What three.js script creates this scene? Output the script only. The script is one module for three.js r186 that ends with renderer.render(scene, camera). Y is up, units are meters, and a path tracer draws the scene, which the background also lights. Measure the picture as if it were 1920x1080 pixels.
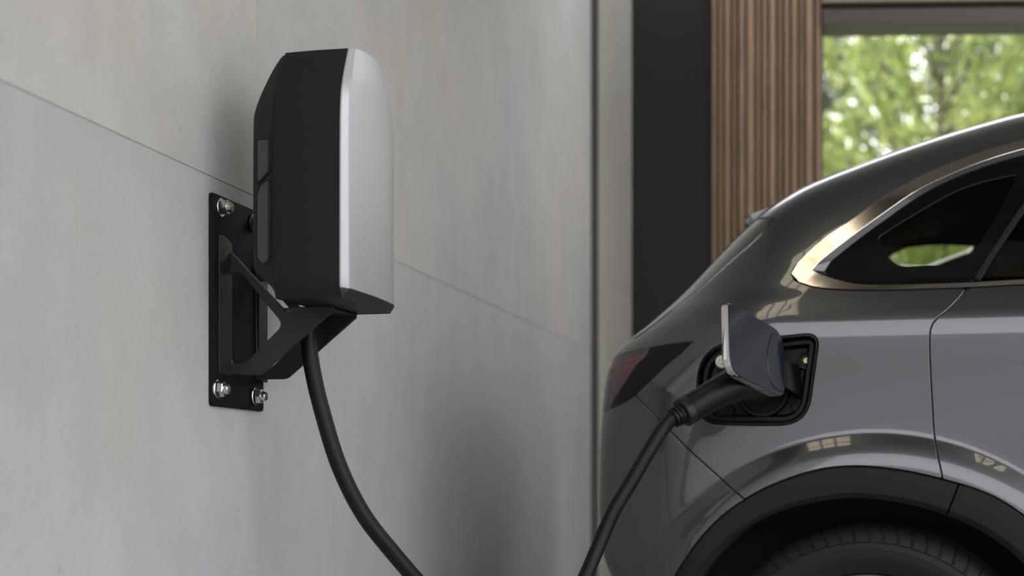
import * as THREE from 'three';
import { mergeGeometries, mergeVertices, toCreasedNormals } from 'three/addons/utils/BufferGeometryUtils.js';
import { RectAreaLightUniformsLib } from 'three/addons/lights/RectAreaLightUniformsLib.js';
import { RoundedBoxGeometry } from 'three/addons/geometries/RoundedBoxGeometry.js';

// ---------------------------------------------------------------- camera, sky, sun, exposure
const scene = new THREE.Scene();
const FOCAL = 2800;                                                    // focal length in pixels of a 1920 x 1080 frame
const camera = new THREE.PerspectiveCamera(2 * Math.atan(540 / FOCAL) * 180 / Math.PI, 1920 / 1080, 0.05, 200);
camera.position.set(0, 0.74, 0);
camera.rotation.y = Math.atan(690 / FOCAL);
camera.setViewOffset(1920, 1080, 0, -365, 1920, 1080);                 // lens shifted up, so that uprights stay upright
camera.focus = 2.47;
camera.userData.fStop = 2.8;

const renderer = new THREE.WebGLRenderer({ antialias: true });
renderer.toneMapping = THREE.LinearToneMapping;
renderer.toneMappingExposure = 2.28;
renderer.shadowMap.enabled = true;

{ // bright hazy sky: white at the horizon, pale blue overhead, the same all round
  const W = 64, H = 128, d = new Float32Array(W * H * 4);
  for (let j = 0; j < H; j++) {
    const up = Math.max(0, Math.sin(((j + 0.5) / H - 0.5) * Math.PI)), k = Math.pow(up, 0.55);
    for (let i = 0; i < W; i++) d.set([1.80 - 0.70 * k, 1.80 - 0.67 * k, 1.80 - 0.60 * k, 1], (j * W + i) * 4);
  }
  const sky = new THREE.DataTexture(d, W, H, THREE.RGBAFormat, THREE.FloatType);
  sky.mapping = THREE.EquirectangularReflectionMapping; sky.magFilter = THREE.LinearFilter; sky.needsUpdate = true;
  scene.background = sky; scene.environment = sky;
}
const sun = new THREE.DirectionalLight(new THREE.Color(1, 0.95, 0.86), 4.2);
sun.position.set(-7, 14, -17); sun.target.position.set(2, 0, -10);
sun.castShadow = true; sun.shadow.radius = 1;
Object.assign(sun.shadow.camera, { left: -18, right: 18, top: 18, bottom: -18, far: 60 });
sun.name = 'sun'; sun.target.name = 'sun_target';
scene.add(sun, sun.target);

// ---------------------------------------------------------------- helpers
let seed = 7;
const rnd = () => { seed = (seed * 1664525 + 1013904223) >>> 0; return seed / 4294967296; };
const V = (x, y, z) => new THREE.Vector3(x, y, z);
const { lerp, clamp, smoothstep: sst } = THREE.MathUtils;
const smooth = (a, b, x) => sst(x, a, b);
const names = new Map();
function numbered(name) { const n = names.get(name) ?? 0; names.set(name, n + 1); return n ? name + '_' + String(n).padStart(3, '0') : name; }
function mesh(name, geo, mat, parent = scene) {
  const m = new THREE.Mesh(geo, mat); m.name = numbered(name); m.castShadow = m.receiveShadow = true; parent.add(m); return m;
}
function thing(name, label, category, at = [0, 0, 0], turn = 0, group) {
  const o = new THREE.Group(); o.name = numbered(name); o.position.set(...at); o.rotation.y = turn; scene.add(o);
  o.userData = { label, category }; if (group) o.userData.group = group; return o;
}
function struct(name, label) { const o = new THREE.Group(); o.name = numbered(name); o.userData = { kind: 'structure', label }; scene.add(o); return o; }
function part(name, parent, at = [0, 0, 0]) { const o = new THREE.Group(); o.name = numbered(name); o.position.set(...at); parent.add(o); return o; }
const merge = (l) => mergeGeometries(l.map((g) => { const h = g.index ? g.toNonIndexed() : g; for (const k of Object.keys(h.attributes)) if (!['position', 'normal', 'uv'].includes(k)) h.deleteAttribute(k); if (!h.attributes.uv) h.setAttribute('uv', new THREE.BufferAttribute(new Float32Array(h.attributes.position.count * 2), 2)); return h; }));
// a box with slightly broken edges and uv in metres (offset so that neighbours differ)
function box(w, h, d, x = 0, y = 0, z = 0, r = 0.002, uo = 0, vo = 0) {
  const g = new RoundedBoxGeometry(w, h, d, 2, Math.min(r, w / 2.01, h / 2.01, d / 2.01));
  const p = g.attributes.position, n = g.attributes.normal, uv = new Float32Array(p.count * 2);
  for (let i = 0; i < p.count; i++) {
    const ax = Math.abs(n.getX(i)), ay = Math.abs(n.getY(i)), az = Math.abs(n.getZ(i));
    const [u, v] = ax > ay && ax > az ? [p.getZ(i), p.getY(i)] : ay > az ? [p.getX(i), p.getZ(i)] : [p.getX(i), p.getY(i)];
    uv[i * 2] = u + uo; uv[i * 2 + 1] = v + vo;
  }
  g.setAttribute('uv', new THREE.BufferAttribute(uv, 2));
  return g.translate(x, y, z);
}
// rows of points joined into a skin; normals creased at the given angle
function skin(rows, { closeRow = false, closeCol = false, crease = 0.6, capA = false, capB = false, flip = false } = {}) {
  const R = rows.length, C = rows[0].length, pos = [], uv = [], idx = [];
  for (let i = 0; i < R; i++) for (let j = 0; j < C; j++) { pos.push(rows[i][j].x, rows[i][j].y, rows[i][j].z); uv.push(j / C, i / R); }
  const q = (a, b, c, d) => (flip ? idx.push(a, c, b, b, c, d) : idx.push(a, b, c, b, d, c));
  for (let i = 0; i < R - (closeCol ? 0 : 1); i++) for (let j = 0; j < C - (closeRow ? 0 : 1); j++) {
    const i2 = (i + 1) % R, j2 = (j + 1) % C; q(i * C + j, i * C + j2, i2 * C + j, i2 * C + j2);
  }
  const cap = (i, rev) => {
    const c = new THREE.Vector3(); rows[i].forEach((p) => c.add(p)); c.divideScalar(C);
    const k = pos.length / 3; pos.push(c.x, c.y, c.z); uv.push(0.5, 0.5);
    for (let j = 0; j < C; j++) { const a = i * C + j, b = i * C + (j + 1) % C; (rev !== flip) ? idx.push(k, b, a) : idx.push(k, a, b); }
  };
  if (capA) cap(0, true); if (capB) cap(R - 1, false);
  const g = new THREE.BufferGeometry();
  g.setAttribute('position', new THREE.Float32BufferAttribute(pos, 3)); g.setAttribute('uv', new THREE.Float32BufferAttribute(uv, 2)); g.setIndex(idx);
  return toCreasedNormals(g, crease);
}
// a tube of varying radius along points
function sweep(pts, radii, seg = 24, n = 60) {
  const c = new THREE.CatmullRomCurve3(pts, false, 'centripetal'), pos = [], nor = [], uv = [], idx = [], len = c.getLength();
  let e1 = null;
  for (let i = 0; i <= n; i++) {
    const t = i / n, p = c.getPointAt(t), d = c.getTangentAt(t), r = typeof radii === 'function' ? radii(t) : radii;
    if (!e1) e1 = Math.abs(d.y) < 0.9 ? V(0, 1, 0) : V(1, 0, 0);
    e1 = e1.clone().addScaledVector(d, -e1.dot(d)).normalize();
    const e2 = d.clone().cross(e1);
    for (let j = 0; j <= seg; j++) {
      const a = j / seg * 2 * Math.PI, q = e1.clone().multiplyScalar(Math.cos(a)).addScaledVector(e2, Math.sin(a));
      nor.push(q.x, q.y, q.z); pos.push(p.x + q.x * r, p.y + q.y * r, p.z + q.z * r); uv.push(j / seg * 0.08, t * len);
    }
  }
  const w = seg + 1;
  for (let i = 0; i < n; i++) for (let j = 0; j < seg; j++) { const a = i * w + j; idx.push(a, a + 1, a + w, a + 1, a + w + 1, a + w); }
  for (const [i, s] of [[0, -1], [n, 1]]) {
    const p = c.getPointAt(i / n), d = c.getTangentAt(i / n).multiplyScalar(s), k = pos.length / 3; pos.push(p.x, p.y, p.z); nor.push(d.x, d.y, d.z); uv.push(0, 0);
    for (let j = 0; j <= seg; j++) { const o = (i * w + j) * 3; pos.push(pos[o], pos[o + 1], pos[o + 2]); nor.push(d.x, d.y, d.z); uv.push(0, 0); }
    for (let j = 0; j < seg; j++) s > 0 ? idx.push(k, k + 1 + j, k + 2 + j) : idx.push(k, k + 2 + j, k + 1 + j);
  }
  const g = new THREE.BufferGeometry();
  g.setAttribute('position', new THREE.Float32BufferAttribute(pos, 3)); g.setAttribute('normal', new THREE.Float32BufferAttribute(nor, 3)); g.setAttribute('uv', new THREE.Float32BufferAttribute(uv, 2)); g.setIndex(idx);
  return g;
}
// a lathe about an axis from point a towards point b; profile [distance along, radius]
function turned(a, b, profile, seg = 32, crease = 0.5) {
  const ax = b.clone().sub(a).normalize(), u = Math.abs(ax.y) < 0.9 ? V(0, 1, 0) : V(1, 0, 0), e1 = u.clone().cross(ax).normalize(), e2 = ax.clone().cross(e1);
  const rows = profile.map(([s, r]) => { const row = []; for (let j = 0; j < seg; j++) { const t = j / seg * 2 * Math.PI; row.push(a.clone().addScaledVector(ax, s).addScaledVector(e1, Math.cos(t) * r).addScaledVector(e2, Math.sin(t) * r)); } return row; });
  return skin(rows, { closeRow: true, capA: profile[0][1] > 1e-4, capB: profile.at(-1)[1] > 1e-4, crease });
}
// open curve through 2-D points, evenly resampled
function curve(list, step = 0.012) {
  const c = new THREE.CatmullRomCurve3(list.map((p) => V(p[0], p[1], p[2] ?? 0)), false, 'centripetal');
  const n = Math.max(2, Math.ceil(c.getLength() / step)), out = [];
  for (let i = 0; i <= n; i++) { const p = c.getPointAt(i / n); out.push([p.x, p.y, p.z]); }
  return out;
}
const shape2 = (pts) => { const s = new THREE.Shape(); pts.forEach(([x, y], i) => (i ? s.lineTo(x, y) : s.moveTo(x, y))); return s; };
// polygon with rounded corners [x, y, radius]
function rounded(pts, n = 6) {
  const out = [];
  pts.forEach(([x, y, r = 0], i) => {
    const a = pts[(i + pts.length - 1) % pts.length], b = pts[(i + 1) % pts.length];
    if (r < 1e-5) { out.push([x, y]); return; }
    const da = Math.hypot(a[0] - x, a[1] - y), db = Math.hypot(b[0] - x, b[1] - y), k = Math.min(r, da * 0.49, db * 0.49);
    const p = [x + (a[0] - x) / da * k, y + (a[1] - y) / da * k], q = [x + (b[0] - x) / db * k, y + (b[1] - y) / db * k];
    for (let s = 0; s <= n; s++) { const t = s / n, u = 1 - t; out.push([u * u * p[0] + 2 * u * t * x + t * t * q[0], u * u * p[1] + 2 * u * t * y + t * t * q[1]]); }
  });
  return out;
}
function extrude(pts, depth, bevel = 0.0008, holes = []) {
  const s = shape2(pts); for (const h of holes) s.holes.push(new THREE.Path(h.map((p) => new THREE.Vector2(...p))));
  return new THREE.ExtrudeGeometry(s, { depth: depth - 2 * bevel, bevelEnabled: bevel > 0, bevelSize: bevel, bevelThickness: bevel, bevelSegments: 2, bevelOffset: -bevel, steps: 1 }).translate(0, 0, bevel);
}

// ---------------------------------------------------------------- procedural textures
function lattice(n) { const a = new Float32Array(n * n); for (let i = 0; i < a.length; i++) a[i] = rnd(); return a; }
// periodic value noise: adds amplitude * noise with (fx, fy) cells over the tile to the field
function addNoise(field, S, fx, fy, amp) {
  const N = Math.max(fx, fy), L = lattice(N);
  const xs = new Int32Array(S), x1 = new Int32Array(S), tx = new Float32Array(S);
  for (let i = 0; i < S; i++) { const u = i / S * fx, k = Math.floor(u), t = u - k; xs[i] = k % fx; x1[i] = (k + 1) % fx; tx[i] = t * t * (3 - 2 * t); }
  for (let j = 0; j < S; j++) {
    const v = j / S * fy, k = Math.floor(v), t0 = v - k, ty = t0 * t0 * (3 - 2 * t0), r0 = (k % fy) * N, r1 = ((k + 1) % fy) * N;
    for (let i = 0; i < S; i++) {
      const a = L[r0 + xs[i]], b = L[r0 + x1[i]], c = L[r1 + xs[i]], d = L[r1 + x1[i]], t = tx[i];
      const p = a + (b - a) * t, q = c + (d - c) * t;
      field[j * S + i] += amp * (p + (q - p) * ty - 0.5);
    }
  }
}
function texture(S, fill, srgb) {
  const d = new Uint8Array(S * S * 4); for (let i = 0; i < S * S; i++) { const c = fill(i); d[i * 4] = clamp(c[0], 0, 255); d[i * 4 + 1] = clamp(c[1], 0, 255); d[i * 4 + 2] = clamp(c[2], 0, 255); d[i * 4 + 3] = 255; }
  const t = new THREE.DataTexture(d, S, S); t.wrapS = t.wrapT = THREE.RepeatWrapping; t.magFilter = THREE.LinearFilter; t.generateMipmaps = true; if (srgb) t.colorSpace = THREE.SRGBColorSpace; t.needsUpdate = true; return t;
}
const S = 2048;
const cf = new Float32Array(S * S), ch = new Float32Array(S * S), ct = new Float32Array(S * S);
addNoise(cf, S, 3, 3, 9); addNoise(cf, S, 7, 6, 8); addNoise(cf, S, 17, 13, 6); addNoise(cf, S, 29, 23, 5); addNoise(cf, S, 60, 5, 3); addNoise(cf, S, 41, 37, 4); addNoise(cf, S, 160, 150, 4); addNoise(cf, S, 520, 500, 5); addNoise(cf, S, 1024, 1024, 5);
addNoise(ct, S, 5, 4, 5); addNoise(ct, S, 14, 11, 4);
addNoise(ch, S, 260, 260, 0.35); addNoise(ch, S, 700, 700, 0.4); addNoise(ch, S, 1024, 1024, 0.3); addNoise(ch, S, 40, 40, 0.4);
for (let k = 0; k < 260; k++) { // pores and small stains
  const x = rnd() * S, y = rnd() * S, r = 1.2 + rnd() * rnd() * 7, e = 0.8 + rnd() * 0.5, dark = 6 + rnd() * 22 * (r < 4 ? 1.3 : 0.6);
  for (let j = Math.floor(-r * 2); j <= r * 2; j++) for (let i = Math.floor(-r * 2); i <= r * 2; i++) {
    const w = Math.max(0, 1 - Math.hypot(i * e, j) / r), at = ((Math.floor(y) + j + S) % S) * S + (Math.floor(x) + i + S) % S;
    cf[at] -= dark * Math.min(1, w * 1.8); ch[at] -= (r < 4 ? 1 : 0.2) * Math.min(1, w * 2);
  }
}
const concreteMap = texture(S, (i) => { const v = 231 + cf[i] * 1.0, t = ct[i] * 0.9; return [v + t, v, v - t * 1.2]; }, true);
const concreteBump = texture(S, (i) => { const v = 150 + ch[i] * 90; return [v, v, v]; });
const T = (t, s) => { const c = t.clone(); c.repeat.set(s, s); c.needsUpdate = true; return c; };
const concTex = T(concreteMap, 1 / 1.7), concBump = T(concreteBump, 1 / 1.7);
const S2 = 512, wf = new Float32Array(S2 * S2), gf = new Float32Array(S2 * S2);
addNoise(wf, S2, 90, 3, 26); addNoise(wf, S2, 200, 9, 16); addNoise(wf, S2, 12, 2, 22); addNoise(wf, S2, 30, 40, 6);
addNoise(gf, S2, 256, 256, 1); addNoise(gf, S2, 128, 128, 0.6);
const woodMap = texture(S2, (i) => { const v = 205 + wf[i]; return [v, v * 0.985, v * 0.965]; }, true);
const grainBump = texture(S2, (i) => { const v = 128 + gf[i] * 70; return [v, v, v]; });

// ---------------------------------------------------------------- materials (linear base colours)
const C = (r, g, b) => new THREE.Color(r, g, b);
const std = (color, roughness, metalness = 0, more = {}) => new THREE.MeshStandardMaterial({ color, roughness, metalness, ...more });
const phy = (color, roughness, metalness = 0, more = {}) => new THREE.MeshPhysicalMaterial({ color, roughness, metalness, ...more });
const M = {
  concreteUpper: std(C(0.54, 0.527, 0.505), 0.82, 0, { map: concTex, bumpMap: concBump, bumpScale: 0.0007 }),
  concreteLower: std(C(0.502, 0.503, 0.504), 0.82, 0, { map: concTex, bumpMap: concBump, bumpScale: 0.0007 }),
  column: std(C(0.39, 0.375, 0.335), 0.85, 0, { map: concTex }),
  soffit: std(C(0.36, 0.31, 0.25), 0.8, 0, { map: concTex }),
  ceiling: std(C(0.38, 0.355, 0.32), 0.8, 0, { map: concTex }),
  floor: std(C(0.42, 0.413, 0.40), 0.75, 0, { map: concTex }),
  darkPanel: phy(C(0.014, 0.0133, 0.0125), 0.5, 0, { specularIntensity: 0.6 }),
  darkTrim: std(C(0.03, 0.032, 0.034), 0.5, 0.3),
  beam: std(C(0.07, 0.062, 0.053), 0.55, 0.2),
  backing: std(C(0.03, 0.024, 0.019), 0.9),
  lawn: std(C(0.105, 0.125, 0.06), 0.95),
  plasterGrey: std(C(0.26, 0.272, 0.29), 0.85),
  charcoalRender: std(C(0.055, 0.06, 0.07), 0.85),
  blackPlastic: phy(C(0.009, 0.0095, 0.011), 0.42, 0, { specularIntensity: 0.6, bumpMap: T(grainBump, 1), bumpScale: 0.00012 }),
  blackSide: phy(C(0.0105, 0.0105, 0.0108), 0.55, 0, { specularIntensity: 0.3 }),
  ventGrey: std(C(0.042, 0.042, 0.042), 0.8),
  silver: phy(C(0.43, 0.438, 0.455), 0.42, 0.45),
  chin: std(C(0.03, 0.032, 0.036), 0.5),
  bracket: phy(C(0.0115, 0.0125, 0.0142), 0.38, 0, { specularIntensity: 0.8 }),
  plate: phy(C(0.0075, 0.0070, 0.0063), 0.6, 0, { specularIntensity: 0.22 }),  // darker than the arms: their shade is put into this colour
  zinc: std(C(0.62, 0.61, 0.58), 0.22, 1),
  rubber: phy(C(0.0055, 0.0055, 0.006), 0.42, 0, { specularIntensity: 0.4 }),
  tyre: phy(C(0.010, 0.0104, 0.0115), 0.62, 0, { specularIntensity: 0.6 }),
  paint: phy(C(0.069, 0.072, 0.077), 0.34, 0.75, { clearcoat: 1, clearcoatRoughness: 0.02 }),
  flapDarkened: phy(C(0.011, 0.014, 0.022), 0.16, 0, { specularIntensity: 0.6 }),  // dark reflection on the open flap put into this colour
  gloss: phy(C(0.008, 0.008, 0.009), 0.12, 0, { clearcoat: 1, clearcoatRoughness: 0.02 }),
  matBlack: std(C(0.018, 0.018, 0.018), 0.9),
  cladding: phy(C(0.0085, 0.0087, 0.0092), 0.6, 0, { specularIntensity: 0.4 }),
  portPlastic: phy(C(0.004, 0.004, 0.0042), 0.33, 0, { specularIntensity: 0.4 }),
  trim: std(C(0.50, 0.47, 0.43), 0.12, 1),
  chrome: std(C(0.75, 0.75, 0.74), 0.1, 1),
  frit: phy(C(0.005, 0.005, 0.005), 0.05, 0, { specularIntensity: 0.45 }),
  glass: phy(C(0.62, 0.66, 0.54), 0.0, 0, { transmission: 1, thickness: 0, ior: 1.5 }),
  darkGlass: phy(C(0.05, 0.055, 0.055), 0.0, 0, { transmission: 1, thickness: 0, ior: 1.5 }),
  lampRed: phy(C(0.55, 0.08, 0.09), 0.06, 0, { clearcoat: 1 }),
  lampSmoke: phy(C(0.45, 0.34, 0.34), 0.0, 0, { transmission: 0.9, thickness: 0 }),
  alloy: std(C(0.55, 0.55, 0.55), 0.3, 1),
  lampBody: std(C(0.26, 0.15, 0.15), 0.35),
  lampBlack: phy(C(0.006, 0.0055, 0.005), 0.14, 0, { specularIntensity: 0.4 }),
  white: std(C(0.7, 0.7, 0.68), 0.4),
  brass: std(C(0.42, 0.36, 0.22), 0.25, 1),
  lampGlow: std(C(0.8, 0.75, 0.65), 0.6, 0, { emissive: C(0.16, 0.14, 0.1), emissiveIntensity: 1 }),
  interior: std(C(0.012, 0.012, 0.012), 0.85),
};

// ---------------------------------------------------------------- the carport
const XW = -1.0, ZB = -5.3;                                             // face of the concrete wall, face of the back wall
{
  const w = struct('wall_left', 'smooth grey concrete wall of large panels behind the wall charger');
  const panel = (z0, z1, y0, y1, mat, uo, vo) => mesh('concrete_panel', box(0.16, y1 - y0 - 0.0012, z1 - z0 - 0.0012, XW - 0.08, (y0 + y1) / 2, (z0 + z1) / 2, 0.0007, uo, vo), mat, w);
  panel(-5.233, -2.2925, 1.2115, 2.75, M.concreteUpper, 0.3, 0.2);
  panel(-2.2925, 0.1, 1.2115, 2.75, M.concreteUpper, 1.0, 0.9);
  panel(0.1, 3.2, 1.2115, 2.75, M.concreteUpper, 0.1, 0.5);
  panel(-5.233, -1.15, 0, 1.2115, M.concreteLower, 0.6, 0.1);
  panel(-1.15, 3.2, 0, 1.2115, M.concreteLower, 1.3, 0.45);
  panel(-5.233, -2.2925, 2.75, 4.4, M.concreteUpper, 0.7, 0.6); panel(-2.2925, 0.1, 2.75, 4.4, M.concreteUpper, 0.2, 0.1); panel(0.1, 3.2, 2.75, 4.4, M.concreteUpper, 0.9, 0.3);  // unseen upper rows, added to keep the sun off the car
  panel(-5.233, -2.2925, 4.4, 6.0, M.concreteUpper, 0.5, 0.3); panel(-2.2925, 0.1, 4.4, 6.0, M.concreteUpper, 0.4, 0.7); panel(0.1, 3.2, 4.4, 6.0, M.concreteUpper, 0.1, 0.8);  // topmost rows, also added only as a sun block
  mesh('joint_filler', merge([box(0.1, 0.008, 8.3, XW - 0.0515, 1.2115, -1.02, 0.0005), box(0.1, 1.5, 0.008, XW - 0.0515, 1.98, -2.2925, 0.0005), box(0.1, 1.18, 0.008, XW - 0.0515, 0.6, -1.15, 0.0005)]), M.column, w);
  mesh('core', box(0.14, 6.0, 8.42, XW - 0.232, 3.0, -1.02, 0.002), M.column, w);
}
{
  const w = struct('wall_back', 'back wall of the carport: concrete strip, dark panel, wood slats and the beam over the opening');
  mesh('recess_profile', box(0.1, 2.75, 0.03, -1.02, 1.375, ZB - 0.02), M.darkTrim, w);
  mesh('concrete_strip', box(0.118, 2.75, 0.16, -0.926, 1.375, ZB - 0.08, 0.002, 0.4, 0.3), M.column, w);
  mesh('dark_panel', box(0.286, 2.75, 0.1, -0.724, 1.375, ZB - 0.07), M.darkPanel, w);
  const clad = mesh('slat_backing', box(0.385, 2.75, 0.09, -0.3885, 1.375, ZB - 0.075), M.backing, w);
  const tones = [[0.50, 0.345, 0.225], [0.45, 0.305, 0.195], [0.56, 0.395, 0.265], [0.37, 0.25, 0.16]].map((c) => std(C(...c), 0.65, 0, { map: T(woodMap, 3) }));
  const widths = [15, 12, 18, 13, 20, 24, 12, 15, 21, 13, 15, 20, 12, 24, 17];
  let x = -0.577; const total = widths.reduce((a, b) => a + b, 0), gap = (0.376 - total * 0.001) / (widths.length - 1), order = [3, 1, 0, 3, 0, 2, 1, 0, 2, 1, 2, 0, 1, 2, 0];
  widths.forEach((mm, i) => {
    const wd = mm * 0.001;
    mesh('slat', box(wd, 2.75, 0.03, x + wd / 2, 1.375, ZB - 0.014, 0.003, i * 0.13, i * 0.31), tones[order[i]], clad);
    x += wd + Math.max(0.004, gap);
  });
  const b = part('opening_beam', w, [-0.198, 0, ZB]); b.rotation.y = 0.206;      // the opening runs on at a slight angle
  mesh('beam_frame', box(5.2, 0.052, 0.15, 2.6, 2.356, -0.06), M.beam, b);
  mesh('groove_back', box(5.2, 0.03, 0.03, 2.6, 2.394, -0.125), M.beam, b);
  mesh('fascia_board', box(5.2, 0.345, 0.16, 2.6, 2.578, -0.06, 0.003), M.soffit, b);
}
{ // unseen facade added across the drive, to darken what the car's side mirrors
  const h = thing('added_house', 'grey plastered facade added across the drive, seen only in the reflections', 'added_house', [0, 0, 9]);
  mesh('wall', box(26, 3.2, 0.4, 0, 1.6, 0.2), M.plasterGrey, h);
}
{ // unseen dark building added at the right, to darken the open flap's reflection
  const h = thing('added_house', 'dark grey flat-roofed building added at the right to darken reflections, otherwise unseen', 'added_house', [9.6, -0.02, -9.6], -0.3);
  mesh('wall', box(5.4, 4.0, 5.4, 0, 2.0, 0, 0.01), M.charcoalRender, h);
  mesh('roof', box(5.9, 0.22, 5.9, 0, 4.11, 0, 0.01), M.darkTrim, h);
}
{
  const c = struct('ceiling', 'dark concrete ceiling slab of the carport');
  mesh('slab', box(3.2, 0.22, 4.05, 0.35, 2.86, -2.575), M.ceiling, c);
  mesh('added_dark_panel', box(2.8, 0.03, 0.66, 0.42, 2.74, -2.18), M.darkPanel, c);  // unseen panel added so the car's shoulder mirrors a dark band
  const f = struct('floor', 'smooth concrete floor of the carport and the drive before it');
  mesh('slab', box(30, 0.2, 26, 3, -0.1, 6.5), M.floor, f);
  const g = struct('ground', 'lawn behind the carport');
  mesh('lawn', box(60, 0.2, 40, 3, -0.12, -26.6), M.lawn, g);
}

// ---------------------------------------------------------------- paned ceiling lamps over the tail of the car
RectAreaLightUniformsLib.init();
for (const [x, z, label] of [[-0.47, -2.2, 'square paned ceiling lamp nearest the concrete wall, mirrored in the window surround'], [1.2, -2.18, 'square paned ceiling lamp farther from the concrete wall, over the car roof']]) {
  const t = thing('ceiling_lamp', label, 'ceiling lamp', [x, 2.725, z]), w = 0.44, d = 0.62;
  mesh('diffuser', box(w, 0.012, d, 0, -0.016, 0, 0.002), M.lampGlow, t);
  for (const [bw, bd, bx, bz] of [[0.02, d + 0.04, -w / 2 - 0.01, 0], [0.02, d + 0.04, w / 2 + 0.01, 0], [w, 0.02, 0, -d / 2 - 0.01], [w, 0.02, 0, d / 2 + 0.01]]) mesh('frame_bar', box(bw, 0.045, bd, bx, -0.0225, bz, 0.002), M.beam, t);
  for (const k of [-1, 1]) mesh('glazing_bar', box(0.022, 0.02, d, k * w / 6, -0.036, 0, 0.002), M.beam, t);
  mesh('glazing_bar', box(w, 0.02, 0.022, 0, -0.036, 0.06, 0.002), M.beam, t);
  const l = new THREE.RectAreaLight(C(1, 0.87, 0.64), 1.5, w, d); l.name = 'ceiling_lamp_light'; l.position.set(0, -0.0245, 0); l.rotation.x = -Math.PI / 2; t.add(l);
}

// ---------------------------------------------------------------- wall bracket
{
  const t = thing('wall_bracket', 'black steel wall bracket with two cut-out gusset arms bolted to the concrete under the charger', 'bracket', [XW, 0.86, -2.21]);
  const at = (x, y, z) => [x - XW, y - 0.86, z + 2.21];
  // base plate in the wall plane: shape in (along the wall, up)
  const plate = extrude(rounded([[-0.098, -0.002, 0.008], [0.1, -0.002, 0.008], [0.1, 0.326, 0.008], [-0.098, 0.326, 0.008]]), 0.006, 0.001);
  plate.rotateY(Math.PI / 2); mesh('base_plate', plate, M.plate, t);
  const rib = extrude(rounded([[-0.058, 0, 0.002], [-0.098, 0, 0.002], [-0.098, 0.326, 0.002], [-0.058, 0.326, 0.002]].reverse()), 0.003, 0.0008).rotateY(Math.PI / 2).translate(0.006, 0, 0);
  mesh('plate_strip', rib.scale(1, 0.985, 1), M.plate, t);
  const outer = rounded([[-0.994, 0.909], [-0.994, 1.108, 0.002], [-0.894, 1.0035, 0.008], [-0.887, 1.013, 0.002], [-0.819, 1.0135, 0.001], [-0.818, 1.006, 0.004], [-0.938, 0.9085, 0.008]]);
  const hole = rounded([[-0.99, 0.926, 0.014], [-0.967, 0.926, 0.012], [-0.902, 0.986, 0.013], [-0.9755, 1.072, 0.01], [-0.9915, 1.066, 0.006]]);
  const shift = (l) => l.map(([x, y]) => [x - XW, y - 0.86]);
  const arm = extrude(shift(outer), 0.005, 0.0012, [shift(hole)]);
  const flangeGeo = extrude(rounded([[0, 0.046, 0.002], [0.047, 0.049, 0.002], [0.047, 0.262, 0.004], [0.030, 0.264, 0.008], [0, 0.256, 0.002]]), 0.004, 0.0006).rotateY(-Math.PI / 2);
  for (const z of [-2.174, -2.277]) {
    const a = mesh('gusset_arm', arm, M.bracket, t); a.position.z = z + 2.21 - 0.002;
    const fl = mesh('wall_flange', flangeGeo, M.bracket, a); fl.position.set(0.0105, 0, z > -2.2 ? 0 : -0.030); if (z < -2.2) { fl.position.x += 0.003; fl.scale.z = 0.7; }
  }
  mesh('support_shelf', box(0.085, 0.004, 0.099, 0.135, 0.1505, -0.0155, 0.001), M.bracket, t);
  for (const [y, z, turn] of [[1.166, -2.137, 0.2], [1.163, -2.262, 0.5], [0.884, -2.125, 0.35], [0.881, -2.268, 0.1]]) {
    const b = part('bolt', t, at(XW + 0.009, y, z)), X = (x) => V(x, 0, 0);
    mesh('washer', turned(X(-0.001), X(1), [[0, 0.0145], [0.0022, 0.0145], [0.003, 0.0138]], 32), M.zinc, b);
    const nut = turned(X(0.003), X(1), [[0, 0.0112], [0.0008, 0.0122], [0.0085, 0.0122], [0.0095, 0.0112]], 6, 0.3); mesh('nut', nut, M.zinc, b).rotation.x = turn;
    mesh('stud', turned(X(0.012), X(1), [[0, 0.0078], [0.0065, 0.0078], [0.0075, 0.007], [0.0073, 0.005], [0.003, 0.0048]], 28), M.zinc, b);
  }
}

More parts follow.
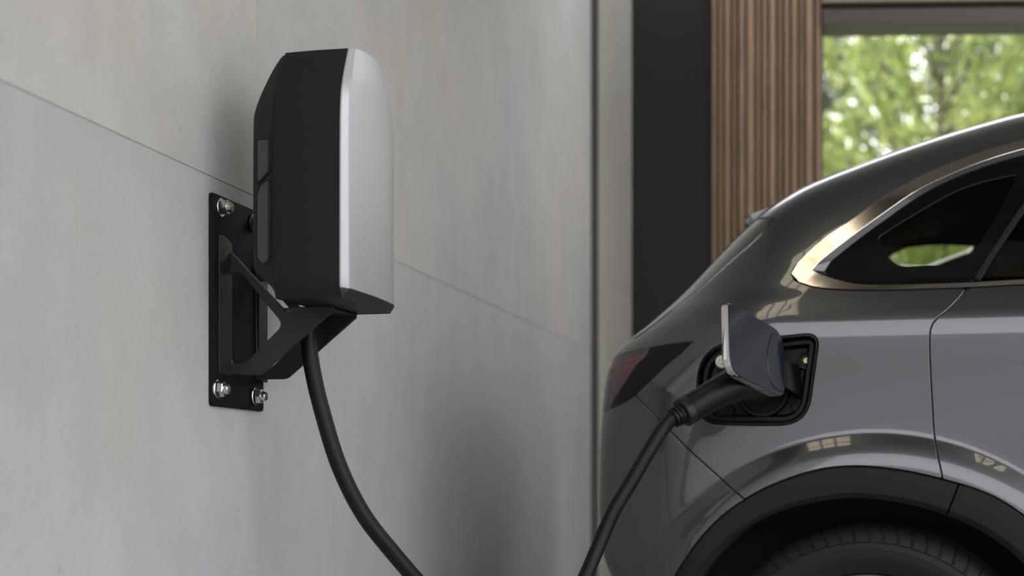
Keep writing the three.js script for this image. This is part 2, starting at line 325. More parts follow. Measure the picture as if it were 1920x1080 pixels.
// ---------------------------------------------------------------- wall charger
const CZ = -2.185;
{
  const t = thing('wall_charger', 'black wall-mounted car charger with a silver front cover held on a black steel bracket', 'charger', [-0.8, 1.01, CZ]);
  const L = (x, y, z) => V(x + 0.8, y - 1.01, z);
  const half = (y) => { const k = 0.122; if (y < 1.03) return k - 0.008 * (1.03 - y) / 0.02; const d = y - 1.318; return k - 0.52 * (d + Math.sqrt(d * d + 0.0007)) / 2 ; };
  const ys = []; for (let i = 0; i <= 44; i++) ys.push(1.0135 + (1.387 - 1.0135) * (i < 4 ? [0, 0.004, 0.012, 0.03][i] : 0.03 + 0.97 * (i - 3) / 41));
  const crown = (z, y) => 0.006 * (1 - Math.min(1, (z / half(y)) ** 2)) * smooth(1.3, 1.387, y);     // slightly arched top
  // main body: rear face, near side, front face, far side
  const body = ys.map((y) => {
    const w = half(y), top = smooth(1.345, 1.387, y), low = 1 - smooth(1.0135, 1.052, y), xb = -0.877 + 0.006 * top * top + 0.016 * low * low, xf = -0.7695;
    const ring = [];
    const add = (x, z) => ring.push(L(x, y + crown(z, y), z));
    for (const s of [1, -1]) {
      const side = [[xb, w - 0.005], [xb + 0.004, w - 0.0008], [xb + 0.012, w], [(xb + xf) / 2, w + 0.0015], [xf - 0.006, w], [xf, w]];
      (s > 0 ? side : side.reverse()).forEach(([x, z]) => add(x, s * z));
    }
    return ring;
  });
  const shell = skin(body, { closeRow: true, capA: true, capB: true, crease: 0.5, flip: true });
  mesh('housing', shell, M.blackSide, t);
  // rear housing, narrower, stepping back to the bracket; bevelled at top and foot
  const rear = ys.map((y, i) => {
    const yy = clamp(y, 1.0145, 1.384), w = half(yy), up = smooth(1.285, 1.386, y), dn = 1 - smooth(1.0135, 1.066, y), back = Math.max(up, dn), xe = lerp(-0.9145, up > dn ? -0.874 : -0.868, up > dn ? clamp((y - 1.29) / 0.096, 0, 1) ** 1.25 : Math.pow(back, 0.9)), ww = w - 0.004;
    const ring = [];
    for (const s of [1, -1]) {
      const side = [[xe, ww - 0.03 + 0.02 * back], [xe, ww - 0.018 + 0.013 * back], [xe + 0.005 * (1 - back), ww - 0.014 + 0.0125 * back], [-0.872 - 0.002, ww - 0.002], [-0.86, ww - 0.0005]];
      (s > 0 ? side : side.reverse()).forEach(([x, z]) => ring.push(L(x, yy + crown(z, yy) - 0.0006, s * z)));
    }
    return ring;
  });
  const rh = mesh('rear_housing', skin(rear, { closeRow: true, capA: true, capB: true, crease: 0.45, flip: true }), M.blackPlastic, t);
  // two vent windows let into the bevelled flank of the rear housing, with raised rims
  const flank = (x, y, lift) => { const w = half(y) - 0.004, k = clamp((x + 0.874) / -0.0345, 0, 1); return L(x - lift * 0.35, y, lerp(w - 0.002, w - 0.014, k) + lift); };
  for (const pts of [[[-0.9045, 1.2535], [-0.9045, 1.193], [-0.899, 1.1905], [-0.8835, 1.205], [-0.8835, 1.2515]], [[-0.9045, 1.172], [-0.8985, 1.184], [-0.8835, 1.1915], [-0.8835, 1.0735], [-0.8945, 1.0665], [-0.9045, 1.077]]]) {
    for (const [nm, mat, grow, lift, h, w2] of [['vent', M.ventGrey, 0, 0.0004, 0.0016, 0], ['vent_rim', M.blackPlastic, 1, 0.0002, 0.003, 0.0026]]) {
      const c = pts.reduce((a, p) => [a[0] + p[0] / pts.length, a[1] + p[1] / pts.length], [0, 0]);
      const off = (k) => rounded(pts.map(([x, y]) => [x + Math.sign(x - c[0]) * k, y + Math.sign(y - c[1]) * k, 0.003]), 3);
      const rows = grow ? [off(0.0002).map(([x, y]) => flank(x, y, 0)), off(0.0004).map(([x, y]) => flank(x, y, h)), off(w2).map(([x, y]) => flank(x, y, h)), off(w2 + 0.001).map(([x, y]) => flank(x, y, 0))] : [off(0).map(([x, y]) => flank(x, y, 0)), off(-0.0003).map(([x, y]) => flank(x, y, h))];
      mesh(nm, skin(rows, { closeRow: true, capB: !grow, crease: 0.4, flip: true }), mat, rh);
    }
  }
  // silver front cover: bevelled edge strip, softly crowned face, wider bevel on the far edge
  const cover = [];
  for (let i = 0; i <= 40; i++) {
    const y = lerp(1.0255, 1.387, i / 40), w = half(y) - 0.001, top = smooth(1.33, 1.387, y), b = 0.013 - 0.004 * top, ring = [], x0 = -0.769;
    const prof = [[0, w], [0.0025, w], [b - 0.0012, w - 0.0038], [b, w - 0.0056], [b + 0.0012, w - 0.012], [b + 0.004, w * 0.55], [b + 0.005, 0], [b + 0.0025, -w * 0.45], [b - 0.0015, -w + 0.030], [b - 0.003, -w + 0.0235], [b - 0.0075, -w + 0.006], [0.002, -w], [0, -w]];
    prof.forEach(([x, z]) => ring.push(L(x0 + x, y + crown(z, y), z)));
    cover.push(ring);
  }
  const back = cover[0].map(() => 0);
  mesh('front_cover', skin(cover, { closeRow: true, capA: true, capB: true, crease: 0.35 }), M.silver, t);
  // black chin under the cover, cut back towards the foot
  const chinRow = (y, f, w) => [[-0.769, w], [-0.769 + f * 0.3, w], [-0.769 + f, w - 0.006], [-0.769 + f + 0.002 * f / 0.013, 0], [-0.769 + f, -w + 0.026], [-0.769 + f * 0.35, -w + 0.001], [-0.769, -w]].map(([x, z]) => L(x, y, z));
  mesh('chin', skin([chinRow(1.0253, 0.0128, 0.1205), chinRow(1.0235, 0.0125, 0.12), chinRow(1.0135, 0.0015, 0.1125)], { closeRow: true, capA: true, capB: true, crease: 0.3 }), M.chin, t);
  mesh('seam', skin([chinRow(1.0262, 0.0112, 0.1208), chinRow(1.025, 0.0112, 0.1206)], { closeRow: true, crease: 0.3 }), M.matBlack, t);
  mesh('cable_gland', turned(L(-0.886, 1.014, -0.043), L(-0.885, 0.9, -0.043), [[0, 0.021], [0.012, 0.021], [0.016, 0.018], [0.03, 0.0165]], 28), M.rubber, t);
}

// ---------------------------------------------------------------- charging cable and its connector
{
  const t = thing('charging_cable', 'thick black charging cable hanging from the charger, its plug in the car', 'cable', [-0.6, 0.3, -2.45]);
  const P = (x, y, z) => V(x + 0.6, y - 0.3, z + 2.45);
  const pts = [P(-0.886, 1.01, -2.228), P(-0.8825, 0.964, -2.228), P(-0.873, 0.905, -2.229), P(-0.858, 0.845, -2.231), P(-0.833, 0.765, -2.236), P(-0.798, 0.690, -2.249), P(-0.757, 0.628, -2.275), P(-0.715, 0.568, -2.31), P(-0.676, 0.51, -2.36), P(-0.63, 0.455, -2.43), P(-0.588, 0.445, -2.5), P(-0.545, 0.487, -2.565),
    P(-0.509, 0.574, -2.614), P(-0.488, 0.633, -2.64), P(-0.466, 0.689, -2.656), P(-0.439, 0.738, -2.673), P(-0.409, 0.794, -2.69), P(-0.384, 0.838, -2.707), P(-0.3655, 0.8585, -2.714), P(-0.349, 0.869, -2.723)];
  mesh('cord', sweep(pts, 0.0132, 28, 220), M.rubber, t);
  const c = part('connector', t, [0, 0, 0]);
  const axis = [P(-0.3475, 0.869, -2.724), P(-0.320, 0.887, -2.742), P(-0.290, 0.906, -2.760), P(-0.262, 0.921, -2.782), P(-0.240, 0.926, -2.815), P(-0.227, 0.923, -2.852), P(-0.2235, 0.92, -2.9)];
  mesh('handle', sweep(axis, (u) => 0.0272 + 0.0065 * smooth(0.15, 0.6, u) - 0.003 * smooth(0.85, 1, u), 40, 60), M.rubber, c);
  const a = axis[0], b = axis[1];
  mesh('end_collar', turned(a, b, [[-0.006, 0.021], [-0.0052, 0.0255], [-0.003, 0.0275], [0.010, 0.0279], [0.0112, 0.0274], [0.0114, 0.0262], [0.0128, 0.0262], [0.013, 0.0276]], 44), M.blackPlastic, c);
  const rel = []; for (const [s, r] of [[-0.026, 0.0150], [-0.0255, 0.0178], [-0.0215, 0.0182], [-0.021, 0.0158], [-0.0185, 0.0158], [-0.018, 0.0186], [-0.014, 0.019], [-0.0135, 0.0165], [-0.0115, 0.0165], [-0.011, 0.019], [-0.007, 0.0196], [-0.005, 0.0196]]) rel.push([s, r]);
  mesh('strain_relief', turned(a, b, rel, 36, 0.35), M.rubber, c);
}

// ---------------------------------------------------------------- the car
// Its flank is a height field: depth below the widest plane as a function of place along the car (x) and height (y), rounded off towards the outline.
const HALF = 0.93, HX = -0.012, HY = 0.33, CARZ = -3.81;
const OUTLINE = curve([[-0.437, 0.348], [-0.517, 0.488], [-0.547, 0.537], [-0.567, 0.587], [-0.574, 0.655], [-0.575, 0.746], [-0.574, 0.836], [-0.568, 0.915], [-0.561, 0.965], [-0.548, 1.000], [-0.529, 1.027], [-0.504, 1.048], [-0.474, 1.072], [-0.424, 1.121], [-0.382, 1.163], [-0.338, 1.21], [-0.289, 1.26], [-0.24, 1.305], [-0.196, 1.336], [-0.163, 1.355], [-0.119, 1.375], [-0.054, 1.4], [0.032, 1.431], [0.119, 1.459], [0.204, 1.483], [0.289, 1.503], [0.539, 1.54], [0.889, 1.57], [1.289, 1.578], [2.189, 1.543]], 0.012);
const cornerRadius = (x, y) => lerp(0.215, 0.13, smooth(1.1, 1.36, y));
function spline(xs, ys) {                                               // monotone cubic
  const n = xs.length, d = [], m = [];
  for (let i = 0; i < n - 1; i++) d[i] = (ys[i + 1] - ys[i]) / (xs[i + 1] - xs[i]);
  m[0] = d[0]; m[n - 1] = d[n - 2];
  for (let i = 1; i < n - 1; i++) m[i] = d[i - 1] * d[i] <= 0 ? 0 : 2 * d[i - 1] * d[i] / (d[i - 1] + d[i]);
  return (x) => {
    if (x <= xs[0]) return ys[0] + m[0] * (x - xs[0]);
    if (x >= xs[n - 1]) return ys[n - 1] + m[n - 1] * (x - xs[n - 1]);
    let i = 0; while (x > xs[i + 1]) i++;
    const h = xs[i + 1] - xs[i], t = (x - xs[i]) / h, a = t * t, b = a * t;
    return (2 * b - 3 * a + 1) * ys[i] + (b - 2 * a + t) * h * m[i] + (-2 * b + 3 * a) * ys[i + 1] + (b - a) * h * m[i + 1];
  };
}
const section = spline([0.2, 0.45, 0.62, 0.8, 0.92, 1.015, 1.045, 1.085, 1.125, 1.2, 1.3, 1.6], [0.075, 0.035, 0.030, 0.034, 0.036, 0.034, 0.038, 0.056, 0.080, 0.110, 0.152, 0.29]);
function flank0(x, y) {
  const r = Math.hypot(x - HX, y - HY), e = 0.503 - r, k = clamp((e + Math.sqrt(e * e + 0.000025)) / 2 / 0.072, 0, 1), f = y < 1.0 ? 1 - Math.pow(Math.max(0, 1 - k), 2.2) : 0, a = section(y);
  return a * (1 - f) + f * Math.min(a, 0.006);
}
function nearEdge(x, y) {                                               // distance to the outline and the way inwards from it
  let best = 1e9, e = null;
  for (let i = 0; i + 1 < OUTLINE.length; i++) {
    const [ax, ay] = OUTLINE[i], dx = OUTLINE[i + 1][0] - ax, dy = OUTLINE[i + 1][1] - ay, t = clamp(((x - ax) * dx + (y - ay) * dy) / (dx * dx + dy * dy), 0, 1), px = x - ax - t * dx, py = y - ay - t * dy, q = px * px + py * py;
    if (q < best) { best = q; e = [px, py, dy, -dx]; }
  }
  const d = Math.sqrt(best);
  if (d > 1e-4) return [d, e[0] / d, e[1] / d];
  const l = Math.hypot(e[2], e[3]); return [d, e[2] / l, e[3] / l];
}
const at = (x, y, lift = 0) => {                                        // point and normal of the flank, lifted off it
  const R = cornerRadius(x, y), [e, ix, iy] = nearEdge(x, y), h = 5e-4;
  let ins = flank0(x, y), gx = (flank0(x + h, y) - flank0(x - h, y)) / (2 * h), gy = (flank0(x, y + h) - flank0(x, y - h)) / (2 * h);
  if (e < R) { const k = R - e, q = Math.sqrt(Math.max(1e-7, R * R - k * k)); ins += R - (e < 1e-4 ? 0 : q); gx -= k / q * ix; gy -= k / q * iy; }
  const n = V(gx, gy, 1).normalize();
  return { p: V(x, y, HALF - ins).addScaledVector(n, lift), n, e };
};
const flat = (l) => l.map((p) => [p[0], p[1]]);
const area = (l) => l.reduce((s, p, i) => { const q = l[(i + 1) % l.length]; return s + p[0] * q[1] - q[0] * p[1]; }, 0) / 2;
function clean(l) { const o = []; for (const p of l) { const q = o.at(-1); if (!q || Math.hypot(p[0] - q[0], p[1] - q[1]) > 2e-4) o.push(p); } if (Math.hypot(o[0][0] - o.at(-1)[0], o[0][1] - o.at(-1)[1]) < 2e-4) o.pop(); return o; }
function inwards(l, d) {                                                // shrink a polygon, leaving what lies on the outline
  const s = area(l) > 0 ? 1 : -1;
  return l.map((p, i) => {
    if (nearEdge(p[0], p[1])[0] < 0.004) return p;
    const a = l[(i + l.length - 1) % l.length], b = l[(i + 1) % l.length], u = [p[0] - a[0], p[1] - a[1]], v = [b[0] - p[0], b[1] - p[1]], lu = Math.hypot(...u), lv = Math.hypot(...v);
    const n1 = [-u[1] / lu, u[0] / lu], n2 = [-v[1] / lv, v[0] / lv], k = Math.max(0.35, 1 + n1[0] * n2[0] + n1[1] * n2[1]);
    return [p[0] + s * d * (n1[0] + n2[0]) / k, p[1] + s * d * (n1[1] + n2[1]) / k];
  });
}
// a body panel: polygon with holes laid on the flank, refined until it follows it, with rolled edges
function panel(poly, { holes = [], gap = 0.0026, lift = 0, edge = 0.016, fine = 0.016, mirror = false, steep = 0 } = {}) {
  let ring = clean(flat(poly)); if (area(ring) < 0) ring.reverse();
  let hs = holes.map((h) => { const k = clean(flat(h)); if (area(k) > 0) k.reverse(); return k; });
  if (gap) { ring = inwards(ring, gap); hs = hs.map((h) => inwards(h, -gap)); }
  const pts = [...ring, ...hs.flat()].map((p) => [...p]), V2 = (l) => l.map((p) => new THREE.Vector2(p[0], p[1]));
  let tri = THREE.ShapeUtils.triangulateShape(V2(ring), hs.map(V2));
  tri = tri.map(([a, b, c]) => ((pts[b][0] - pts[a][0]) * (pts[c][1] - pts[a][1]) - (pts[c][0] - pts[a][0]) * (pts[b][1] - pts[a][1]) < 0 ? [a, c, b] : [a, b, c]));
  const S3 = pts.map((p) => at(p[0], p[1], lift));
  const key = (a, b) => (a < b ? a * 1048576 + b : b * 1048576 + a);
  for (let pass = 0; pass < 11; pass++) {
    const mid = new Map(); let split = 0;
    const cut = (a, b) => {
      const k = key(a, b); if (mid.has(k)) return mid.get(k);
      let m = -1;
      const far = S3[a].p.distanceTo(S3[b].p);
      if (far > fine || (far > 0.004 && S3[a].n.dot(S3[b].n) < 0.998)) { m = pts.length; pts.push([(pts[a][0] + pts[b][0]) / 2, (pts[a][1] + pts[b][1]) / 2]); S3.push(at(pts[m][0], pts[m][1], lift)); split++; }
      mid.set(k, m); return m;
    };
    const out = [];
    for (const [a, b, c] of tri) {
      const ab = cut(a, b), bc = cut(b, c), ca = cut(c, a), n = (ab >= 0) + (bc >= 0) + (ca >= 0);
      if (!n) out.push([a, b, c]);
      else if (n === 3) out.push([a, ab, ca], [ab, b, bc], [ca, bc, c], [ab, bc, ca]);
      else {
        let p = [a, b, c], q = [ab, bc, ca]; while (n === 1 ? q[0] < 0 : q[2] >= 0) { p = [p[1], p[2], p[0]]; q = [q[1], q[2], q[0]]; }
        if (n === 1) out.push([p[0], q[0], p[2]], [q[0], p[1], p[2]]);
        else if (S3[p[0]].p.distanceTo(S3[q[1]].p) < S3[q[0]].p.distanceTo(S3[p[2]].p)) out.push([q[0], p[1], q[1]], [p[0], q[0], q[1]], [p[0], q[1], p[2]]);
        else out.push([q[0], p[1], q[1]], [p[0], q[0], p[2]], [q[0], q[1], p[2]]);
      }
    }
    tri = out; if (!split) break;
  }
  const pos = [], nor = [], uv = [], idx = [];
  S3.forEach(({ p, n }, i) => { pos.push(p.x, p.y, p.z); nor.push(n.x, n.y, n.z); uv.push(pts[i][0], pts[i][1]); });
  tri.forEach((t) => idx.push(...t));
  if (edge) {
    const use = new Map(), count = new Map();
    for (const t of tri) for (let i = 0; i < 3; i++) { const k = key(t[i], t[(i + 1) % 3]); count.set(k, (count.get(k) ?? 0) + 1); use.set(k, [t[i], t[(i + 1) % 3]]); }
    const rim = [...use].filter(([k]) => count.get(k) === 1).map(([, e]) => e), outw = new Map();
    for (const [a, b] of rim) { const dx = pts[b][0] - pts[a][0], dy = pts[b][1] - pts[a][1], l = Math.hypot(dx, dy) || 1; for (const v of [a, b]) { const o = outw.get(v) ?? [0, 0]; o[0] += dy / l; o[1] -= dx / l; outw.set(v, o); } }
    const row = new Map();
    for (const [v, o] of outw) {
      const l = Math.hypot(...o) || 1, n = S3[v].n, t = V(o[0] / l, o[1] / l, 0); t.addScaledVector(n, -t.dot(n)).normalize();
      const base = pos.length / 3;
      for (const [k, j, w] of [[0.0009, 0.0003, 0.6], [0.0019, 0.0016, 1.6], [0.0021, edge, 9]]) {
        const q = S3[v].p.clone().addScaledVector(t, k).addScaledVector(n, -j), m = n.clone().addScaledVector(t, w).normalize();
        pos.push(q.x, q.y, q.z); nor.push(m.x, m.y, m.z); uv.push(pts[v][0], pts[v][1]);
      }
      row.set(v, [v, base, base + 1, base + 2]);
    }
    for (const [a, b] of rim) { if (S3[a].e < 0.005 && S3[b].e < 0.005) continue; const p = row.get(a), q = row.get(b); for (let i = 0; i < 3; i++) idx.push(p[i], p[i + 1], q[i], q[i], p[i + 1], q[i + 1]); }
  }
  if (mirror) { for (let i = 2; i < pos.length; i += 3) { pos[i] *= -1; nor[i] *= -1; } for (let i = 0; i < idx.length; i += 3) [idx[i], idx[i + 1]] = [idx[i + 1], idx[i]]; }
  const g = new THREE.BufferGeometry();
  g.setAttribute('position', new THREE.Float32BufferAttribute(pos, 3)); g.setAttribute('normal', new THREE.Float32BufferAttribute(nor, 3)); g.setAttribute('uv', new THREE.Float32BufferAttribute(uv, 2)); g.setIndex(idx);
  return g;
}
const mirrored = (g) => { const h = g.clone().scale(1, 1, -1); if (h.index) { const a = h.index.array; for (let i = 0; i < a.length; i += 3) [a[i], a[i + 1]] = [a[i + 1], a[i]]; } else { for (const k of Object.keys(h.attributes)) { const t = h.attributes[k], n = t.itemSize; for (let i = 0; i < t.count; i += 3) for (let c = 0; c < n; c++) { const u = t.array[i * n + c]; t.array[i * n + c] = t.array[(i + 1) * n + c]; t.array[(i + 1) * n + c] = u; } } } return h; };

// seams of the body (x along the car, y up, metres)
const lampTop = curve([[-0.538, 0.997], [-0.518, 1.002], [-0.476, 1.008], [-0.433, 1.013], [-0.391, 1.016], [-0.359, 1.017]]);
const lampRight = curve([[-0.359, 1.017], [-0.373, 1.003], [-0.409, 0.974], [-0.438, 0.947], [-0.476, 0.915]]);
const lampFoot = curve([[-0.476, 0.915], [-0.49, 0.907], [-0.504, 0.901], [-0.522, 0.895], [-0.543, 0.89]]);
const lampSplit = curve([[-0.449, 1.011], [-0.455, 0.998], [-0.472, 0.981], [-0.492, 0.953], [-0.512, 0.928], [-0.529, 0.908], [-0.537, 0.891]]);
const bumperGap = curve([[-0.476, 0.915], [-0.423, 0.864], [-0.354, 0.797], [-0.3, 0.748], [-0.252, 0.708]]);
const archOut = [[-0.432, 0.3], [-0.434, 0.40], [-0.418, 0.485], [-0.387, 0.559], [-0.366, 0.592], [-0.341, 0.628], [-0.301, 0.671], [-0.252, 0.708], [-0.2, 0.736], [-0.116, 0.764], [-0.044, 0.771], [0.039, 0.763], [0.113, 0.746], [0.194, 0.719], [0.257, 0.679], [0.325, 0.615], [0.372, 0.545], [0.405, 0.45], [0.418, 0.3]];
const archIn = [[-0.392, 0.3], [-0.392, 0.4], [-0.375, 0.485], [-0.337, 0.563], [-0.275, 0.632], [-0.191, 0.682], [-0.096, 0.706], [-0.034, 0.710], [0.057, 0.697], [0.135, 0.672], [0.201, 0.637], [0.257, 0.588], [0.305, 0.52], [0.335, 0.45], [0.348, 0.3]];
const doorGap = curve([[0.16, 1.108], [0.144, 1.087], [0.123, 1.065], [0.101, 1.046], [0.093, 1.033], [0.0905, 1.009], [0.0915, 0.961], [0.095, 0.893], [0.0985, 0.835], [0.104, 0.796], [0.113, 0.747]]);
const pillarGap = curve([[0.1685, 1.119], [0.173, 1.127], [0.19, 1.158], [0.223, 1.211], [0.269, 1.282], [0.329, 1.374], [0.345, 1.398]]);
const trimOut = { top: [[2.0, 1.475], [1.2, 1.49], [0.7, 1.472], [0.45, 1.444], [0.275, 1.413], [0.187, 1.388], [0.136, 1.369], [0.085, 1.348], [0.051, 1.329], [0.017, 1.308], [-0.017, 1.284], [-0.054, 1.256], [-0.1, 1.225], [-0.129, 1.2], [-0.155, 1.172], [-0.166, 1.157], [-0.168, 1.149]], foot: [[-0.168, 1.149], [-0.163, 1.138], [-0.141, 1.126], [-0.107, 1.117], [-0.043, 1.111], [0.017, 1.109], [0.082, 1.109], [0.147, 1.109], [0.263, 1.112], [0.7, 1.118], [1.3, 1.118], [2.0, 1.1]] };
const trimMid = { top: [[2.0, 1.453], [1.2, 1.468], [0.7, 1.45], [0.45, 1.422], [0.273, 1.391], [0.186, 1.365], [0.135, 1.344], [0.084, 1.32], [0.051, 1.3], [0.017, 1.275], [-0.017, 1.25], [-0.051, 1.224], [-0.091, 1.192], [-0.116, 1.171], [-0.130, 1.159], [-0.1305, 1.154]], foot: [[-0.1305, 1.154], [-0.124, 1.149], [-0.106, 1.141], [-0.07, 1.128], [-0.043, 1.121], [0.017, 1.118], [0.082, 1.117], [0.147, 1.117], [0.263, 1.12], [0.7, 1.126], [1.3, 1.126], [2.0, 1.108]] };
const trimIn = { top: [[2.0, 1.446], [1.2, 1.461], [0.7, 1.443], [0.45, 1.415], [0.273, 1.384], [0.22, 1.37], [0.17, 1.353], [0.119, 1.331], [0.084, 1.312], [0.051, 1.29], [0.017, 1.264], [-0.018, 1.238], [-0.051, 1.212], [-0.078, 1.189], [-0.098, 1.171], [-0.105, 1.161], [-0.106, 1.155]], foot: [[-0.106, 1.155], [-0.103, 1.149], [-0.083, 1.138], [-0.05, 1.13], [0.017, 1.125], [0.082, 1.124], [0.148, 1.125], [0.263, 1.128], [0.7, 1.134], [1.3, 1.134], [2.0, 1.116]] };
const loop = (o) => [...curve(o.top, 0.014), ...curve(o.foot, 0.014).slice(1)];
const wedge = curve([[-0.206, 1.276], [-0.215, 1.264], [-0.248, 1.229], [-0.298, 1.188], [-0.347, 1.146], [-0.403, 1.102], [-0.45, 1.066], [-0.487, 1.04]]);
const portHole = rounded([[-0.349, 0.853, 0.05], [-0.345, 1.008, 0.07], [-0.112, 1.027, 0.03], [-0.136, 0.85, 0.055]], 10);
const outlineBetween = (y0, y1) => flat(OUTLINE.filter((p) => p[1] >= y0 && p[1] <= y1 && p[0] < 0));
const archPart = (x0, x1) => curve(archOut).filter((p) => p[0] >= x0 && p[0] <= x1);
const upTo = (l, x) => l.filter((p) => p[0] <= x);
{
  const car = thing('car', 'dark grey estate car, tail towards the concrete wall, its charging flap open', 'car', [0, 0, CARZ]);
  const sub = (name, geo, mat, parent = car) => mesh(name, geo, mat, parent);
  const both = (name, geo, mat) => { sub(name, geo, mat); sub(name, mirrored(geo), mat); };
  const XE = 2.0;
  // --- painted panels
  const quarter = [...lampTop, ...lampRight, ...bumperGap, ...archPart(-0.252, 0.113), ...doorGap.slice().reverse(), ...curve(trimOut.foot, 0.014).filter((p) => p[0] < 0.155).reverse(), ...curve(trimOut.top, 0.014).reverse(), ...OUTLINE.filter((p) => p[0] < XE && p[1] > 1.285 && p[0] > -0.27).reverse(), ...wedge, ...outlineBetween(0.992, 1.034).reverse()];
  sub('quarter_panel', panel(quarter, { holes: [portHole] }), M.paint);
  const addedRoofPane = rounded([[0.021, 1.386, 0.006], [0.008, 1.402, 0.006], [0.072, 1.430, 0.02], [0.16, 1.438, 0.03], [0.262, 1.431, 0.008], [0.25, 1.418, 0.008], [0.187, 1.3975, 0.02], [0.13, 1.3765, 0.02]], 4);
  sub('quarter_panel', panel(quarter, { mirror: true, fine: 0.05, holes: [addedRoofPane] }), M.paint);
  sub('added_roof_pane', panel(addedRoofPane, { mirror: true, gap: 0, edge: 0 }), M.glass);  // far-side pane added so bright greenery shows through the quarter window
  const bumper = [...bumperGap, ...archPart(-0.44, -0.252).reverse(), [-0.44, 0.3], ...OUTLINE.filter((p) => p[0] < -0.43 && p[1] < 0.886), ...lampFoot.slice().reverse()];
  const bumperGeo = panel(bumper); both('rear_bumper', bumperGeo, M.paint);
  const door = [...doorGap, ...archPart(0.113, 0.42), [0.418, 0.28], [XE, 0.28], ...curve(trimOut.foot, 0.014).filter((p) => p[0] > 0.16).reverse()];
  both('rear_door', panel(door, { fine: 0.03 }), M.paint);
  both('tailgate_flank', panel([...wedge, ...outlineBetween(1.034, 1.285)]), M.gloss);
  // --- dark shell behind the gaps
  const shellPoly = [...archPart(-0.44, 0.42), [0.418, 0.28], [XE, 0.28], [XE, 1.08], ...curve(trimOut.foot, 0.03).reverse().map((p) => [p[0], p[1] - 0.002]), ...curve(trimOut.top, 0.03).reverse().map((p) => [p[0] - 0.004, p[1] + 0.004]), ...OUTLINE.filter((p) => p[0] < XE).map((p) => [p[0] + 0.004, p[1] - 0.003]).reverse()];
  sub('inner_shell', panel(shellPoly, { lift: -0.017, gap: 0, edge: 0, fine: 0.05, holes: [inwards(portHole, -0.004)] }), M.matBlack);
  sub('inner_shell', panel(shellPoly, { lift: -0.017, gap: 0, edge: 0, fine: 0.06, mirror: true, holes: [inwards(addedRoofPane, -0.002)] }), M.matBlack);
  // --- tail lamps
  const lampL = [...outlineBetween(0.888, 0.992), ...lampTop.filter((p) => p[0] < -0.449), ...lampSplit, ...lampFoot.filter((p) => p[0] < -0.538)];
  const lampR = [...lampTop.filter((p) => p[0] > -0.449), ...lampRight, ...lampFoot.filter((p) => p[0] > -0.538), ...lampSplit.slice().reverse()];
  for (const mirror of [false, true]) {
    const lamp = part('tail_lamp', car);
    sub('lens', panel(lampL, { mirror, gap: 0.0012, edge: 0.006 }), M.lampSmoke, lamp);
    sub('dark_cover', panel(lampR, { mirror, gap: 0.0012, edge: 0.01 }), M.lampBlack, lamp);
    sub('lamp_body', panel(lampL, { mirror, gap: 0.002, edge: 0.01, lift: -0.014 }), M.lampBody, lamp);
    for (const [a, b, w] of [[[-0.56, 0.962], [-0.466, 0.985], 0.0035], [[-0.553, 0.985], [-0.456, 1.0], 0.0022], [[-0.565, 0.93], [-0.535, 0.908], 0.003]]) sub('light_guide', panel([[a[0], a[1] - w], [b[0], b[1] - w * 0.4], [b[0], b[1] + w * 0.4], [a[0], a[1] + w]], { mirror, gap: 0, edge: 0.004, lift: -0.009 }), M.lampRed, lamp);
  }
  // --- closing surfaces across the car between the two outlines
  const across = (name, pts, mat, crown, drop = 0) => {
    const rows = pts.map((p, i) => {
      const a = pts[Math.max(0, i - 1)], b = pts[Math.min(pts.length - 1, i + 1)], dx = b[0] - a[0], dy = b[1] - a[1], l = Math.hypot(dx, dy), z0 = HALF - flank0(p[0], p[1]) - cornerRadius(p[0], p[1]), row = [];
      for (let j = 0; j <= 24; j++) { const t = j / 24 * 2 - 1, k = crown * (1 - t * t) - drop; row.push(V(p[0] - dy / l * k, p[1] + dx / l * k, z0 * -t)); }
      return row;
    });
    return sub(name, skin(rows, { crease: 1.2 }), mat);
  };
  const O = flat(OUTLINE), slice = (f) => O.filter(f);
  across('bumper_rear', slice((p) => p[0] < -0.43 && p[1] < 0.9), M.paint, 0.03);
  across('tailgate_foot', slice((p) => p[0] < -0.3 && p[1] > 0.885 && p[1] < 1.06), M.paint, 0.03);
  across('tailgate_glass', slice((p) => p[0] < -0.1 && p[1] > 1.045 && p[1] < 1.29), M.darkGlass, 0.03);
  across('roof', slice((p) => p[1] > 1.28), M.paint, 0.035);
  across('headliner', slice((p) => p[1] > 1.3), M.interior, 0.03, 0.02);
  // --- roof spoiler
  const wing = [[-0.268, 1.300], [-0.266, 1.3045], [-0.25, 1.311], [-0.232, 1.3175], [-0.20, 1.334], [-0.19, 1.33], [-0.206, 1.312], [-0.226, 1.292], [-0.25, 1.281], [-0.262, 1.29]];
  const wingRows = []; for (let j = 0; j <= 20; j++) { const t = j / 20 * 2 - 1, z = t * (HALF - 0.285), k = 0.03 * (1 - t * t), end = smooth(0.985, 1, Math.abs(t)) * 0.3; wingRows.push(wing.map(([x, y]) => V(lerp(x - 0.01 * (1 - smooth(-0.265, -0.23, x)), -0.232, end) - k * 0.7, lerp(y, 1.305, end) + k * 0.5, z))); }
  sub('roof_spoiler', skin(wingRows, { closeRow: true, capA: true, capB: true, crease: 0.5, flip: true }), M.gloss);
  // --- window surround: outer facet, inner bevel
  const ringRows = (o, lift, n1 = 90, n2 = 90) => { const res = (l, n) => { const c = new THREE.CatmullRomCurve3(l.map((p) => V(p[0], p[1], 0)), false, 'centripetal'); return Array.from({ length: n }, (_, i) => c.getPointAt(i / (n - 1))); }; return [...res(o.top, n1), ...res(o.foot, n2).slice(1)].map((p) => at(p.x, p.y, lift).p); };
  const mix = (a, b, k) => ({ top: a.top.map((p, i) => p), foot: a.foot });
